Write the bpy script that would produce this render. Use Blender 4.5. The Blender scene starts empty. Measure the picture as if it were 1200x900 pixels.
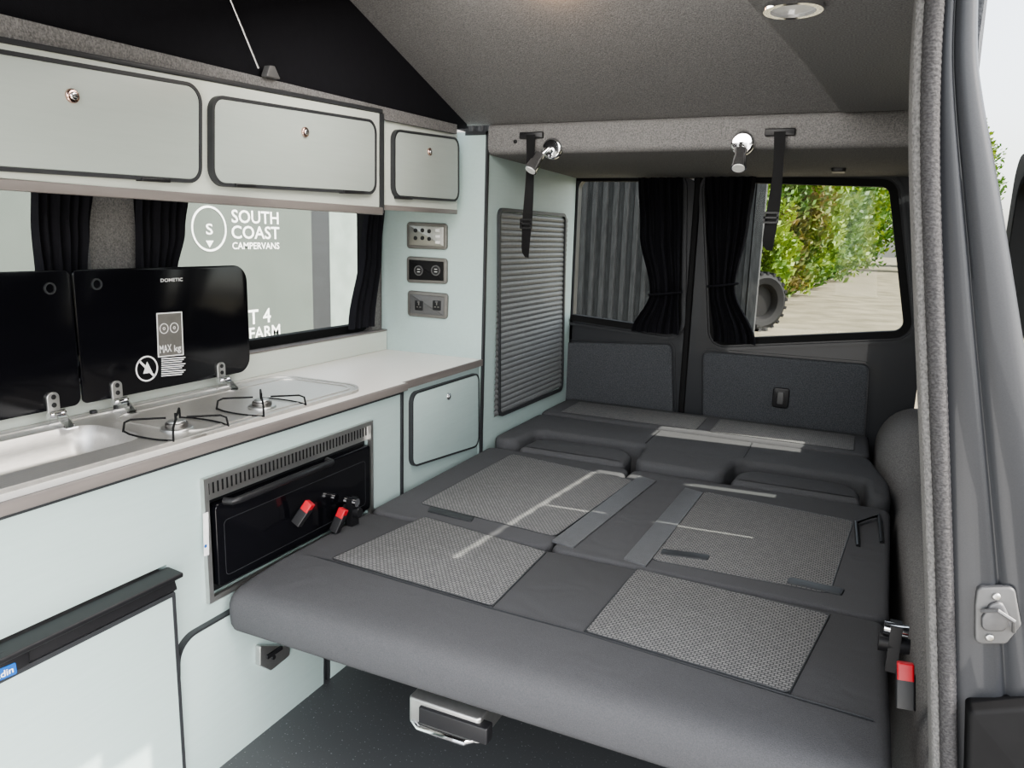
import bpy, bmesh, math, random
from mathutils import Vector, Matrix, noise
random.seed(7)
SC = bpy.context.scene
COL = SC.collection
PI = math.pi
# ------------------------------------------------------------------ camera
CAM = Vector((1.3, 0, 1.243)); F = 880.0
TH = math.radians(24.6); PH = math.radians(11.1); RO = .03
fw = Vector((-math.sin(TH)*math.cos(PH), math.cos(TH)*math.cos(PH), -math.sin(PH)))
r0 = Vector((math.cos(TH), math.sin(TH), 0)); u0 = r0.cross(fw)
rt = r0*math.cos(RO)+u0*math.sin(RO); up = u0*math.cos(RO)-r0*math.sin(RO)
def pix(px, py, ax, val):
    d = fw+rt*((px-600)/F)+up*((450-py)/F)
    return CAM+d*((val-CAM[ax])/d[ax])
def p2(px, py, ax, val):
    p = pix(px, py, ax, val)
    return {0: (p.y, p.z), 1: (p.x, p.z), 2: (p.x, p.y)}[ax]
def pp(ax, val, pts): return [p2(x, y, ax, val) for x, y in pts]
cd = bpy.data.cameras.new('camera'); cam = bpy.data.objects.new('camera', cd); COL.objects.link(cam)
cd.sensor_width = 36; cd.lens = F/1200*36; cd.clip_start = .02; cd.clip_end = 500
M = Matrix((rt, up, -fw)).transposed().to_4x4(); M.translation = CAM; cam.matrix_world = M
SC.camera = cam
# ------------------------------------------------------------------ materials
def nd(nt, t, **k):
    n = nt.nodes.new(t)
    for a, b in k.items(): setattr(n, a, b)
    return n
def mat(name, c, rough=.5, metal=0, c2=None, nscale=50, bump=0, bscale=None, stretch=None, spec=.5, coat=0, lo=.35, hi=.65, trans=0, crease=0):
    m = bpy.data.materials.new(name); m.use_nodes = True; nt = m.node_tree; b = nt.nodes['Principled BSDF']
    b.inputs['Base Color'].default_value = (*c, 1); b.inputs['Roughness'].default_value = rough
    b.inputs['Metallic'].default_value = metal; b.inputs['Specular IOR Level'].default_value = spec
    b.inputs['Coat Weight'].default_value = coat
    tc = nd(nt, 'ShaderNodeTexCoord'); mp = nd(nt, 'ShaderNodeMapping'); nt.links.new(tc.outputs['Object'], mp.inputs[0])
    if stretch: mp.inputs['Scale'].default_value = stretch
    n = nd(nt, 'ShaderNodeTexNoise'); n.inputs['Scale'].default_value = nscale; n.inputs['Detail'].default_value = 4
    nt.links.new(mp.outputs[0], n.inputs[0])
    c2 = c2 or tuple(x*.9 for x in c)
    r = nd(nt, 'ShaderNodeValToRGB'); r.color_ramp.elements[0].position = lo; r.color_ramp.elements[1].position = hi
    r.color_ramp.elements[0].color = (*c2, 1); r.color_ramp.elements[1].color = (*c, 1)
    nt.links.new(n.outputs[0], r.inputs[0]); nt.links.new(r.outputs[0], b.inputs['Base Color'])
    if bump:
        n2 = n
        if bscale:
            n2 = nd(nt, 'ShaderNodeTexNoise'); n2.inputs['Scale'].default_value = bscale; nt.links.new(mp.outputs[0], n2.inputs[0])
        bp = nd(nt, 'ShaderNodeBump'); bp.inputs['Strength'].default_value = bump; bp.inputs['Distance'].default_value = .003
        nt.links.new(n2.outputs[0], bp.inputs['Height']); nt.links.new(bp.outputs[0], b.inputs['Normal'])
        if crease:
            n3 = nd(nt, 'ShaderNodeTexNoise'); n3.inputs['Scale'].default_value = 7; n3.inputs['Detail'].default_value = 2; n3.inputs['Distortion'].default_value = .6
            nt.links.new(mp.outputs[0], n3.inputs[0]); b3_ = nd(nt, 'ShaderNodeBump'); b3_.inputs['Strength'].default_value = crease; b3_.inputs['Distance'].default_value = .02
            nt.links.new(n3.outputs[0], b3_.inputs['Height']); nt.links.new(b3_.outputs[0], bp.inputs['Normal'])
    if trans:
        ts = nd(nt, 'ShaderNodeBsdfTranslucent'); mx = nd(nt, 'ShaderNodeMixShader'); mx.inputs[0].default_value = trans
        nt.links.new(r.outputs[0], ts.inputs[0]); nt.links.new(b.outputs[0], mx.inputs[1]); nt.links.new(ts.outputs[0], mx.inputs[2])
        nt.links.new(mx.outputs[0], nt.nodes['Material Output'].inputs[0])
    return m
MINT = mat('mint_laminate', (.43, .53, .52), .42, c2=(.412, .51, .50), nscale=9, stretch=(8, 1, 14), lo=.3, hi=.7)
MINTU = mat('pale_sage_laminate', (.40, .44, .415), .32, c2=(.385, .425, .40), nscale=9, stretch=(8, 1, 14), lo=.3, hi=.7)
CREAM = mat('pale_cabinet_carcass', (.60, .635, .585), .4, c2=(.575, .61, .56), nscale=9, stretch=(8, 1, 14), lo=.3, hi=.7)
WTOP = mat('white_worktop', (.86, .83, .79), .35, c2=(.82, .79, .75), nscale=300)
EDGE = mat('charcoal_edging', (.035, .037, .041), .45)
EDGEG = mat('grey_brown_edging', (.20, .18, .17), .4, c2=(.15, .135, .13), nscale=30, stretch=(1, .1, 1))
CARPET = mat('grey_carpet_lining', (.245, .24, .238), .95, c2=(.125, .123, .123), nscale=280, bump=.5, spec=.1, lo=.32, hi=.68)
CARPETD = mat('dark_carpet_lining', (.115, .12, .13), .95, c2=(.052, .055, .062), nscale=260, bump=.5, spec=.1, lo=.32, hi=.68)
CANVAS = mat('black_canvas', (.010, .010, .013), .85, bump=.2, bscale=300, spec=.2)
FABRIC = mat('charcoal_upholstery', (.095, .096, .102), .92, c2=(.078, .079, .085), nscale=450, bump=.3, bscale=600, spec=.12, crease=.35)
CLOTH = mat('black_curtain_cloth', (.014, .014, .018), .9, bump=.2, bscale=300, spec=.15)
WEB = mat('belt_webbing', (.115, .117, .124), .38, bump=.4, bscale=500, spec=.6)
STEEL = mat('brushed_steel', (.66, .64, .61), .40, .78, c2=(.60, .585, .56), nscale=40, stretch=(20, 1, 1))
ALU = mat('satin_aluminium', (.56, .56, .55), .38, .95, c2=(.52, .52, .51), nscale=60)
DULL = mat('dull_plated_metal', (.15, .15, .155), .55, .6, c2=(.12, .12, .125), nscale=60)
BEZ = mat('taupe_grey_bezel', (.17, .165, .155), .4, .2)
CHROME = mat('chrome', (.82, .82, .84), .08, 1)
COPPER = mat('rose_chrome', (.75, .52, .45), .15, 1)
BGLASS = mat('black_glass', (.005, .005, .007), .12, spec=.35)
BPLAST = mat('black_plastic', (.014, .014, .016), .4)
GPLAST = mat('grey_plastic', (.11, .11, .112), .45)
TAMB = mat('tambour_grey', (.20, .205, .21), .45, .1)
RUB = mat('black_rubber', (.012, .012, .013), .7, spec=.2)
SEAL = mat('grey_felt_seal', (.082, .080, .082), .95, c2=(.048, .047, .049), nscale=260, bump=.5, bscale=190, stretch=(1, 1, 1.6), spec=.1)
PAINT = mat('slate_metallic_paint', (.034, .036, .041), .44, .1, coat=.12, c2=(.030, .032, .037), nscale=600, spec=.35)
VINYL = mat('speckled_vinyl', (.072, .075, .079), .5, c2=(.26, .27, .28), nscale=150, lo=.315, hi=.34)
RED = mat('red_plastic', (.50, .02, .03), .35)
BLUE = mat('blue_badge', (.02, .12, .42), .3)
WHITE = mat('white_print', (.85, .85, .85), .5)
LENS = mat('frosted_lens', (.8, .8, .78), .3)
BRASS = mat('burner_metal', (.22, .21, .2), .35, .9)
SIGN = mat('pale_sign_wall', (.108, .122, .113), .6, c2=(.101, .115, .106), nscale=3, spec=.15)
PALEW = mat('pale_block_wall', (.22, .26, .245), .7, c2=(.18, .22, .2), nscale=5)
STEELC = mat('container_paint', (.058, .059, .061), .8, c2=(.036, .037, .038), nscale=4, stretch=(6, 6, 1), spec=.15)
DRIVE = mat('gravel_drive', (.205, .18, .135), .95, c2=(.11, .10, .07), nscale=1.1, bump=.6, bscale=14, spec=.1, lo=.3, hi=.7)
LEAF = mat('leaf_green', (.09, .18, .022), .6, c2=(.03, .08, .009), nscale=1.2, trans=.3)
LEAFY = mat('leaf_yellow_green', (.21, .28, .028), .6, c2=(.06, .13, .012), nscale=1.2, trans=.3)
LEAFR = mat('leaf_russet', (.17, .12, .03), .6, c2=(.06, .13, .012), nscale=.9, trans=.3, lo=.4, hi=.7)
BARK = mat('bark', (.08, .055, .035), .9)
def glassmat(name, tint, gl=.06):
    m = bpy.data.materials.new(name); m.use_nodes = True; nt = m.node_tree; nt.nodes.clear()
    o = nd(nt, 'ShaderNodeOutputMaterial'); t = nd(nt, 'ShaderNodeBsdfTransparent'); t.inputs[0].default_value = (*tint, 1)
    g = nd(nt, 'ShaderNodeBsdfGlossy'); g.inputs['Roughness'].default_value = .02
    mx = nd(nt, 'ShaderNodeMixShader'); mx.inputs[0].default_value = gl
    nt.links.new(t.outputs[0], mx.inputs[1]); nt.links.new(g.outputs[0], mx.inputs[2]); nt.links.new(mx.outputs[0], o.inputs[0])
    return m
GLASS = glassmat('clear_window_glass', (.92, .94, .93), .008)
def insertmat():
    m = bpy.data.materials.new('woven_dash_fabric'); m.use_nodes = True; nt = m.node_tree; b = nt.nodes['Principled BSDF']
    b.inputs['Roughness'].default_value = .9; b.inputs['Specular IOR Level'].default_value = .1
    tc = nd(nt, 'ShaderNodeTexCoord'); br = nd(nt, 'ShaderNodeTexBrick'); nt.links.new(tc.outputs['Object'], br.inputs['Vector'])
    br.inputs['Scale'].default_value = 1; br.inputs['Brick Width'].default_value = .0115; br.inputs['Row Height'].default_value = .0078
    br.inputs['Mortar Size'].default_value = .0018; br.inputs['Mortar Smooth'].default_value = .8
    br.inputs['Color1'].default_value = (.23, .23, .23, 1); br.inputs['Color2'].default_value = (.185, .185, .187, 1)
    br.inputs['Mortar'].default_value = (.06, .061, .065, 1)
    nt.links.new(br.outputs['Color'], b.inputs['Base Color'])
    bp = nd(nt, 'ShaderNodeBump'); bp.inputs['Strength'].default_value = .3; bp.inputs['Distance'].default_value = .001; bp.invert = True
    nt.links.new(br.outputs['Fac'], bp.inputs['Height']); nt.links.new(bp.outputs[0], b.inputs['Normal'])
    return m
INSERT = insertmat()
# ------------------------------------------------------------------ helpers
WL = {}
def obj(name, bm, m, parent=None, label=None, cat=None, group=None, kind=None, angle=35):
    bmesh.ops.remove_doubles(bm, verts=bm.verts, dist=1e-6)
    bmesh.ops.recalc_face_normals(bm, faces=bm.faces)
    xs = [v.co.x for v in bm.verts]; ys = [v.co.y for v in bm.verts]; zs = [v.co.z for v in bm.verts]
    c = Vector(((min(xs)+max(xs))/2, (min(ys)+max(ys))/2, min(zs)))
    bmesh.ops.translate(bm, verts=bm.verts, vec=-c)
    me = bpy.data.meshes.new(name); bm.to_mesh(me); bm.free()
    for p in me.polygons: p.use_smooth = True
    me.set_sharp_from_angle(angle=math.radians(angle))
    me.materials.append(m)
    o = bpy.data.objects.new(name, me); COL.objects.link(o); o.location = c; WL[o.name] = c
    if parent:
        o.parent = parent; o.matrix_parent_inverse = Matrix.Translation(-WL[parent.name])
    if label: o['label'] = label
    if cat: o['category'] = cat
    if group: o['group'] = group
    if kind: o['kind'] = kind
    return o
def thing(name, label, cat, loc, group=None):
    o = bpy.data.objects.new(name, None); COL.objects.link(o); o.location = loc; o.empty_display_size = .05
    o['label'] = label; o['category'] = cat
    if group: o['group'] = group
    WL[o.name] = Vector(loc); return o
def S(name, bm, m, label=None, cat='structure', angle=35):
    o = obj(name, bm, m, kind='structure', angle=angle)
    if label: o['label'] = label
    o['category'] = cat
    return o
def B(): return bmesh.new()
def lift(ax, u, v, w): return {0: Vector((w, u, v)), 1: Vector((u, w, v)), 2: Vector((u, v, w))}[ax]
def box(bm, x0, x1, y0, y1, z0, z1):
    vs = [bm.verts.new((x, y, z)) for x in (x0, x1) for y in (y0, y1) for z in (z0, z1)]
    for f in ((0, 1, 3, 2), (4, 6, 7, 5), (0, 4, 5, 1), (2, 3, 7, 6), (0, 2, 6, 4), (1, 5, 7, 3)): bm.faces.new([vs[i] for i in f])
    return vs
def ccw(pts):
    a = sum(pts[i][0]*pts[(i+1) % len(pts)][1]-pts[(i+1) % len(pts)][0]*pts[i][1] for i in range(len(pts)))
    return list(pts) if a > 0 else list(reversed(pts))
def rpoly(pts, r, seg=6):
    if isinstance(r, (list, tuple)) and ccw(pts)[0] != pts[0]: r = list(reversed(r))
    pts = ccw(pts); out = []; n = len(pts)
    for i in range(n):
        p = Vector(pts[i]); a = Vector(pts[i-1])-p; b = Vector(pts[(i+1) % n])-p
        rr = r[i] if isinstance(r, (list, tuple)) else r
        la, lb = a.length, b.length; a.normalize(); b.normalize()
        ang = math.acos(max(-1, min(1, a.dot(b))))
        if ang > PI-.05: out.append((p.x, p.y)); continue
        t = min(rr/math.tan(ang/2), la*.48, lb*.48); rr = t*math.tan(ang/2)
        cc = p+(a+b).normalized()*(rr/math.sin(ang/2))
        s = p+a*t-cc; e = p+b*t-cc
        a0 = math.atan2(s.y, s.x); a1 = math.atan2(e.y, e.x); d = (a1-a0+PI) % (2*PI)-PI
        for k in range(seg+1):
            q = a0+d*k/seg; out.append((cc.x+rr*math.cos(q), cc.y+rr*math.sin(q)))
    return out
def rrect(u0, u1, v0, v1, r, seg=6): return rpoly([(u0, v0), (u1, v0), (u1, v1), (u0, v1)], r, seg)
def inset(pts, d):
    out = []; n = len(pts)
    for i in range(n):
        p = Vector(pts[i]); a = p-Vector(pts[i-1]); b = Vector(pts[(i+1) % n])-p
        if a.length < 1e-9: a = b
        if b.length < 1e-9: b = a
        n1 = Vector((-a.y, a.x)).normalized(); n2 = Vector((-b.y, b.x)).normalized()
        m = (n1+n2)/max(.35, 1+n1.dot(n2)); out.append((p.x+m.x*d, p.y+m.y*d))
    return out
def slab(bm, pts, ax, a, b, w=0, seg=3, both=False):
    pts = ccw(pts); s = 1 if b > a else -1; L = []
    if both and w:
        for i in range(seg, 0, -1):
            q = i/seg*PI/2; L.append((w*(1-math.cos(q)), a+s*w*(1-math.sin(q))))
        L.append((0, a+s*w))
    else: L.append((0, a))
    if w:
        for i in range(seg+1):
            q = i/seg*PI/2; L.append((w*(1-math.cos(q)), b-s*w*(1-math.sin(q))))
    else: L.append((0, b))
    loops = []
    for d, val in L:
        q = inset(pts, d) if d else pts
        loops.append([bm.verts.new(lift(ax, u, v, val)) for u, v in q])
    n = len(pts)
    for A, C_ in zip(loops, loops[1:]):
        for i in range(n): bm.faces.new((A[i], A[(i+1) % n], C_[(i+1) % n], C_[i]))
    bm.faces.new(loops[0]); bm.faces.new(loops[-1])
def ring(bm, outer, d, ax, a, b):
    outer = ccw(outer); inner = inset(outer, d) if not isinstance(d, list) else d
    L = [[bm.verts.new(lift(ax, u, v, val)) for u, v in P] for P, val in ((outer, a), (outer, b), (inner, b), (inner, a))]
    n = len(outer)
    for k in range(4):
        A, C_ = L[k], L[(k+1) % 4]
        for i in range(n): bm.faces.new((A[i], A[(i+1) % n], C_[(i+1) % n], C_[i]))
def circ(u, v, r, n=28, rv=None): return [(u+r*math.cos(2*PI*i/n), v+(rv or r)*math.sin(2*PI*i/n)) for i in range(n)]
def tube(bm, pts, r, n=10, closed=False):
    pts = [Vector(p) for p in pts]; L = []; m = len(pts); prev = None
    for i, p in enumerate(pts):
        if closed: t = pts[(i+1) % m]-pts[i-1]
        else: t = pts[min(i+1, m-1)]-pts[max(i-1, 0)]
        t.normalize()
        if prev is None: a = t.orthogonal().normalized()
        else: a = (prev-t*prev.dot(t)).normalized()
        prev = a; b = t.cross(a); rr = r[i] if isinstance(r, list) else r
        L.append([bm.verts.new(p+(a*math.cos(2*PI*k/n)+b*math.sin(2*PI*k/n))*rr) for k in range(n)])
    for i in range(m if closed else m-1):
        A, C_ = L[i], L[(i+1) % m]
        for k in range(n): bm.faces.new((A[k], A[(k+1) % n], C_[(k+1) % n], C_[k]))
    if not closed: bm.faces.new(L[0]); bm.faces.new(L[-1])
def cyl(bm, p0, p1, r0_, r1_=None, n=24): tube(bm, [p0, p1], [r0_, r0_ if r1_ is None else r1_], n)
def loft(bm, rows, thick=None):
    G = [[bm.verts.new(p) for p in r] for r in rows]
    for a, b in zip(G, G[1:]):
        for i in range(len(a)-1): bm.faces.new((a[i], a[i+1], b[i+1], b[i]))
def textfit(name, s, ax, val, px0, py0, px1, py1, m, parent, thick=.0006, flip=None):
    """lettering filling the rectangle whose corners are seen at the given pixels on the plane"""
    cu = bpy.data.curves.new('t', 'FONT'); cu.body = s; cu.size = 1; cu.resolution_u = 3; cu.offset = .014
    t = bpy.data.objects.new('t', cu); COL.objects.link(t)
    dg = bpy.context.evaluated_depsgraph_get(); me = bpy.data.meshes.new_from_object(t.evaluated_get(dg))
    bpy.data.objects.remove(t)
    xs = [v.co.x for v in me.vertices]; ys = [v.co.y for v in me.vertices]
    a = p2(px0, (py0+py1)/2, ax, val); b = p2(px1, (py0+py1)/2, ax, val)
    zt = p2((px0+px1)/2, py0, ax, val)[1]; zb = p2((px0+px1)/2, py1, ax, val)[1]
    bm = B(); bm.from_mesh(me); bpy.data.meshes.remove(me)
    for v in bm.verts:
        u = a[0]+(b[0]-a[0])*(v.co.x-min(xs))/(max(xs)-min(xs)); w = zb+(zt-zb)*(v.co.y-min(ys))/(max(ys)-min(ys))
        v.co = lift(ax, u, w, val+(thick if ax == 0 else -thick))
    return obj(name, bm, m, parent)
def curtain(name, label, ax, val, edges, folds=6, amp=.018, m=None, group=None, nu=60, parent=None, path=None):
    """edges: (z, left u, right u) from the top down"""
    bm = B(); rows = []
    for k in range(len(edges)-1):
        for j in range(8):
            t = j/8; s = t*t*(3-2*t); e0, e1 = edges[k], edges[k+1]
            rows.append((e0[0]+(e1[0]-e0[0])*t, e0[1]+(e1[1]-e0[1])*s, e0[2]+(e1[2]-e0[2])*s))
    rows.append(edges[-1])
    R = []
    for z, ua, ub in rows:
        R.append([lift(ax, ua+(ub-ua)*i/nu, z, (path(ua+(ub-ua)*i/nu, z) if path else val)+amp*math.sin(2*PI*folds*i/nu+.6*math.sin(z*5))+.3*amp*math.sin(2*PI*folds*2.3*i/nu+z*4)) for i in range(nu+1)])
    loft(bm, R)
    return obj(name, bm, m or CLOTH, parent, label=label, cat='curtain', group=group, angle=80)
ZF = -.04; XW = -.47; ZB = .42
YT = pix(568, 300, 0, 0).y      # front side of the tall cupboard
YR = 3.52                       # inside of the rear doors
YD = pix(470, 520, 0, 0).y      # joint between kitchen unit and small cupboard
# ------------------------------------------------------------------ van shell
bm = B(); box(bm, XW-.05, 1.57, -.9, YR+.06, ZF-.04, ZF); S('floor', bm, VINYL, 'dark speckled vinyl van floor')
zs = p2(443, 386, 0, XW)[1]
wy = [pix(x, 290, 0, XW).y for x in (105, 160, 436)]
bm = B(); box(bm, XW-.06, XW, -.9, YR, ZF, zs); box(bm, XW-.06, XW, -.9, YR, 1.5, 1.72)
box(bm, XW-.06, XW, wy[0], wy[1], zs, 1.5); box(bm, XW-.06, XW, wy[2], YR, zs, 1.5); box(bm, XW-.06, XW, -.9, -.2, zs, 1.5)
S('wall_left', bm, CARPET, 'carpeted left van side with window openings')
for i, (a, b) in enumerate(((-.2, wy[0]), (wy[1], wy[2]))):
    bm = B(); box(bm, XW-.045, XW-.04, a, b, zs, 1.5); w = S('window_%d' % (i+1), bm, GLASS, 'side window behind the kitchen', 'window')
    bm = B(); ring(bm, rrect(a, b, zs, 1.5, .05), .03, 0, XW-.05, XW-.015); obj('rubber_surround', bm, RUB, w)
# right wall follows the tapered body side and leans in above the waist
def interp(P, y):
    for (xa, ya), (xb, yb_) in zip(P, P[1:]):
        if y <= yb_: return xa+(xb-xa)*max(0, y-ya)/(yb_-ya)
    return P[-1][0]
WLO = [(1.487, 1.14), (1.558, 1.7), (1.568, 2.0), (1.57, YR)]
WHI = [(1.412, 1.14), (1.53, 2.0), (1.565, 2.7), (1.57, YR)]
def wx(y, z=1.0):
    if z <= .9: return interp(WLO, y)
    x = interp(WHI, y); s = max(0, x-(1.3+.095*y-.028))
    return x-s*min(1, max(0, z-1.0)/.5)
YS_ = [1.14, 1.3, 1.42, 1.7, 2.0, 2.3, 2.7, 3.1, 3.24, YR]
def wseg(bm, ya, yb_, z0, z1, off=0, th=.018):
    ys = sorted({ya, yb_, *[y for y in YS_ if ya < y < yb_]})
    zz = [z0, z1] if z1 <= .9 else sorted({max(z0, .9001), z1, *[z for z in (1.0, 1.25, 1.5) if z0 < z < z1]})
    for o_ in (off, off+th): loft(bm, [[Vector((wx(y, z)+o_, y, z)) for z in zz] for y in ys])
    for y in (ya, yb_): loft(bm, [[Vector((wx(y, z)+o_, y, z)) for z in zz] for o_ in (off, off+th)])
    for z in (zz[0], zz[-1]): loft(bm, [[Vector((wx(y, z)+o_, y, z)) for y in ys] for o_ in (off, off+th)])
wz = (.9001, 1.545); wyy = (1.42, 3.24)
bm = B()
wseg(bm, 1.14, YR, ZF, .9); wseg(bm, 1.14, YR, wz[1], 1.68); wseg(bm, 1.14, wyy[0], wz[0], wz[1]); wseg(bm, wyy[1], YR, wz[0], wz[1])
loft(bm, [[Vector((interp(WHI, y), y, .9)), Vector((interp(WLO, y)+.018, y, .9))] for y in YS_])
S('wall_right', bm, CARPETD, 'dark carpeted right van side')
bm = B(); wseg(bm, wyy[0], wyy[1], wz[0], wz[1], .009, .003); S('window_3', bm, GLASS, 'right side window', 'window')
# wheel arch lining: inner face swings in towards the rear
bm = B(); G = []
for k in range(25):
    y = 1.20+(YR-.03-1.20)*k/24; t = max(0, min(1, (y-2.80)/.40)); t = t*t*(3-2*t); xi = min(1.482-.060*t, wx(y, .5)-.01)
    xo = wx(y, .5)-.001; h = .36+.06*t; hh = .07+.10*t; r_ = [Vector((xi, y, ZF)), Vector((xi, y, h))]
    for j in range(1, 9):
        q = PI/2*j/8; r_.append(Vector((xi+(xo-xi)*(1-math.cos(q)), y, h+hh*math.sin(q))))
    G.append(r_)
loft(bm, G); S('trim_1', bm, CARPET, 'carpeted wheel arch lining beside the bed', angle=60)
# rear header and ceiling
ZH = pix(770, 138, 1, YT).z; ZC = pix(770, 176, 1, YT).z
bm = B(); slab(bm, rpoly([(YT, ZC-.003), (YT, ZH), (YR+.04, ZH), (YR+.04, ZC-.012)], [.030, .02, .01, .01], 8), 0, .004, 1.535)
S('ceiling_rear', bm, CARPET, 'grey carpeted rear ceiling with upright front edge', angle=50)
# pop up roof lining
a = math.radians(18.5); XL = -.09; Y1 = YT+.02; Y0 = -.7; zt = ZH
bm = B(); slab(bm, [(Y1, zt), (Y0, zt+(Y1-Y0)*math.tan(a)), (Y0, zt+(Y1-Y0)*math.tan(a)+.05), (Y1, zt+.05)], 0, XL-.02, 1.40)
S('ceiling', bm, CARPET, 'sloping grey carpeted lining of the raised roof')
cb = pp(0, XL, [(-600, -98), (535, 151)])
bm = B(); slab(bm, [(Y1, zt-.01), cb[1], cb[0], (Y0, cb[0][1]), (Y0, zt+(Y1-Y0)*math.tan(a)+.01), (Y1-.02, zt+.01)], 0, XL-.012, XL)
S('wall_canvas_left', bm, CANVAS, 'black canvas side of the raised roof')
bm = B(); slab(bm, [(Y1-.2, zt+.04), (Y0, zt+.04), (Y0, zt+(Y1-Y0)*math.tan(a)+.02), (Y1-.2, zt+.08)], 0, 1.38, 1.392)
S('wall_canvas_right', bm, CANVAS, 'black canvas right side of the raised roof')
# right soffit
ZS = ZH-.004
e = [p2(985, 135, 2, ZS), p2(940, 78, 2, ZS), p2(870, 0, 2, ZS), p2(780, -110, 2, ZS)]
ye = YT+.02
sof = sorted([(q[1], q[0]) for q in [(e[0][0], ye)]+[q for q in e[1:] if q[1] < ye-.02]])
G = []
def edge_x(y):
    for (ya_, xa_), (yb_, xb_) in zip(sof, sof[1:]):
        if y <= yb_: return xa_+(xb_-xa_)*(y-ya_)/(yb_-ya_)
    return sof[-1][1]
bm = B(); ys0 = e[3][1]
for k in range(31):
    y = ys0+(ye-ys0)*k/30; xl = edge_x(y); xr = 1.40 if y < 1.14 else wx(y, 1.6)+.012
    G.append([Vector((xl, y, ZS+.10)), Vector((xl, y, ZS+.012)), Vector((xl+.004, y, ZS+.003)), Vector((xl+.014, y, ZS)), Vector((xr, y, ZS)), Vector((xr, y, ZS+.03))])
loft(bm, G); S('ceiling_side', bm, CARPET, 'carpeted strip of fixed roof above the side doorway', angle=60)
bm = B(); slab(bm, pp(0, XL+.010, [(-200, -32), (535, 146), (535, 157), (-200, 12)]), 0, XL+.001, XL+.012)
S('trim_3', bm, CARPET, 'carpet band above the overhead cabinets')
# roof strut and its bracket
bm = B(); q0 = pix(262, -20, 0, XL+.02); q1 = pix(303, 80, 0, XL+.02); tube(bm, [q0, q1], .0022, 8)
t = thing('roof_strut', 'thin wire roof stay on a small grey bracket above the overhead cabinets', 'roof stay', (q1.x, q1.y, q1.z-.02))
obj('stay_wire', bm, ALU, t)
bm = B(); slab(bm, rpoly(pp(0, XL+.01, [(305, 90), (309, 77), (315, 78), (322, 94)]), .003), 0, XL+.012, XL+.03, .002); obj('bracket', bm, GPLAST, t)
# ------------------------------------------------------------------ rear doors
def rot0(P):
    P = ccw(P); k = min(range(len(P)), key=lambda i: P[i][0]+P[i][1]); return P[k:]+P[:k]
def rear_door(idx, x0, x1, wpts, ppts, label):
    z0, z1 = ZF+.05, ZC-.012
    Yd = YR
    win = rot0(rpoly(pp(1, Yd, wpts), .055, 8)); out = rot0(rpoly([(x0, z0), (x1, z0), (x1, z1), (x0, z1)], .05, 8))
    bm = B(); ring(bm, out, win, 1, Yd, Yd+.05)
    d = S('door_%d' % idx, bm, PAINT, label, 'door')
    bm = B(); ring(bm, inset(win, -.012), .030, 1, Yd-.008, Yd+.03); obj('window_seal', bm, RUB, d)
    bm = B(); ring(bm, inset(win, -.035), .014, 1, Yd-.014, Yd+.002); obj('window_flange', bm, PAINT, d)
    bm = B(); slab(bm, win, 1, Yd+.02, Yd+.024); obj('window_pane', bm, GLASS, d)
    bm = B(); slab(bm, rpoly(pp(1, Yd, ppts), .03), 1, Yd, Yd-.022, .012); obj('carpet_panel', bm, CARPETD, d)
    bm = B(); ring(bm, inset(rpoly(pp(1, Yd, ppts), .03), -.012), .006, 1, Yd-.006, Yd+.002); obj('panel_seam', bm, PAINT, d)
    return d
xm = pix(812, 300, 1, YR).x
d1 = rear_door(1, .01, xm-.008, [(640, 208), (797, 208), (795, 391), (640, 368)], [(640, 400), (788, 403), (790, 490), (640, 490)], 'left rear door with window and dark carpet panel')
d2 = rear_door(2, xm+.008, 1.555, [(828, 208), (1047, 214), (1066, 392), (836, 402)], [(824, 411), (1019, 427), (1012, 540), (824, 520)], 'right rear door with wide window and dark carpet panel')
bm = B(); c = p2(915, 466, 1, YR-.022); slab(bm, rrect(c[0]-.035, c[0]+.035, c[1]-.045, c[1]+.045, .012), 1, YR-.02, YR-.032, .004)
lt = obj('door_latch', bm, BPLAST, d2)
bm = B(); slab(bm, rrect(c[0]-.013, c[0]+.013, c[1]-.028, c[1]+.028, .006), 1, YR-.03, YR-.04, .003); obj('latch_slide', bm, GPLAST, lt)
bm = B(); box(bm, -.02, 1.58, YR+.052, YR+.08, ZF, ZF+.12); box(bm, -.02, 1.58, YR+.03, YR+.08, ZC-.01, ZH); S('wall_back', bm, PAINT, 'rear body frame round the doors')
bm = B(); slab(bm, rrect(xm-.014, xm+.014, YR-.016, YR+.03, .008), 2, ZF, ZC-.006); box(bm, xm-.03, xm+.03, YR+.051, YR+.07, ZF, ZC)
S('trim_4', bm, RUB, 'black rubber seal between the rear doors')
# rear curtains
def cz(pxl, pxr, py, val):
    a = p2(pxl, py, 1, val); b = p2(pxr, py, 1, val); return (a[1]+b[1])/2, a[0], b[0]
Yc = YR-.05
curtain('curtain', 'black gathered curtain in the left rear window', 1, Yc, [cz(748, 799, 208, Yc), cz(750, 798, 270, Yc), cz(762, 796, 345, Yc), cz(740, 796, 390, Yc)], 5, .014)
curtain('curtain', 'black gathered curtain in the right rear window', 1, Yc, [cz(826, 886, 207, Yc), cz(828, 878, 260, Yc), cz(832, 862, 335, Yc), cz(836, 886, 402, Yc)], 5, .014)
for a_, b_, py, l in ((762, 797, 344, 'dark tie-back band round the left rear curtain'), (831, 863, 334, 'dark tie-back band round the right rear curtain')):
    z, xa, xb = cz(a_, b_, py, Yc); bm = B()
    tube(bm, [(xa+(xb-xa)*(.5+.54*math.cos(2*PI*k/20)), Yc+.026*math.sin(2*PI*k/20), z+.01*math.cos(2*PI*k/20)) for k in range(20)], .006, 6, True)
    obj('curtain_tie', bm, CLOTH, label=l, cat='curtain tie')
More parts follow.
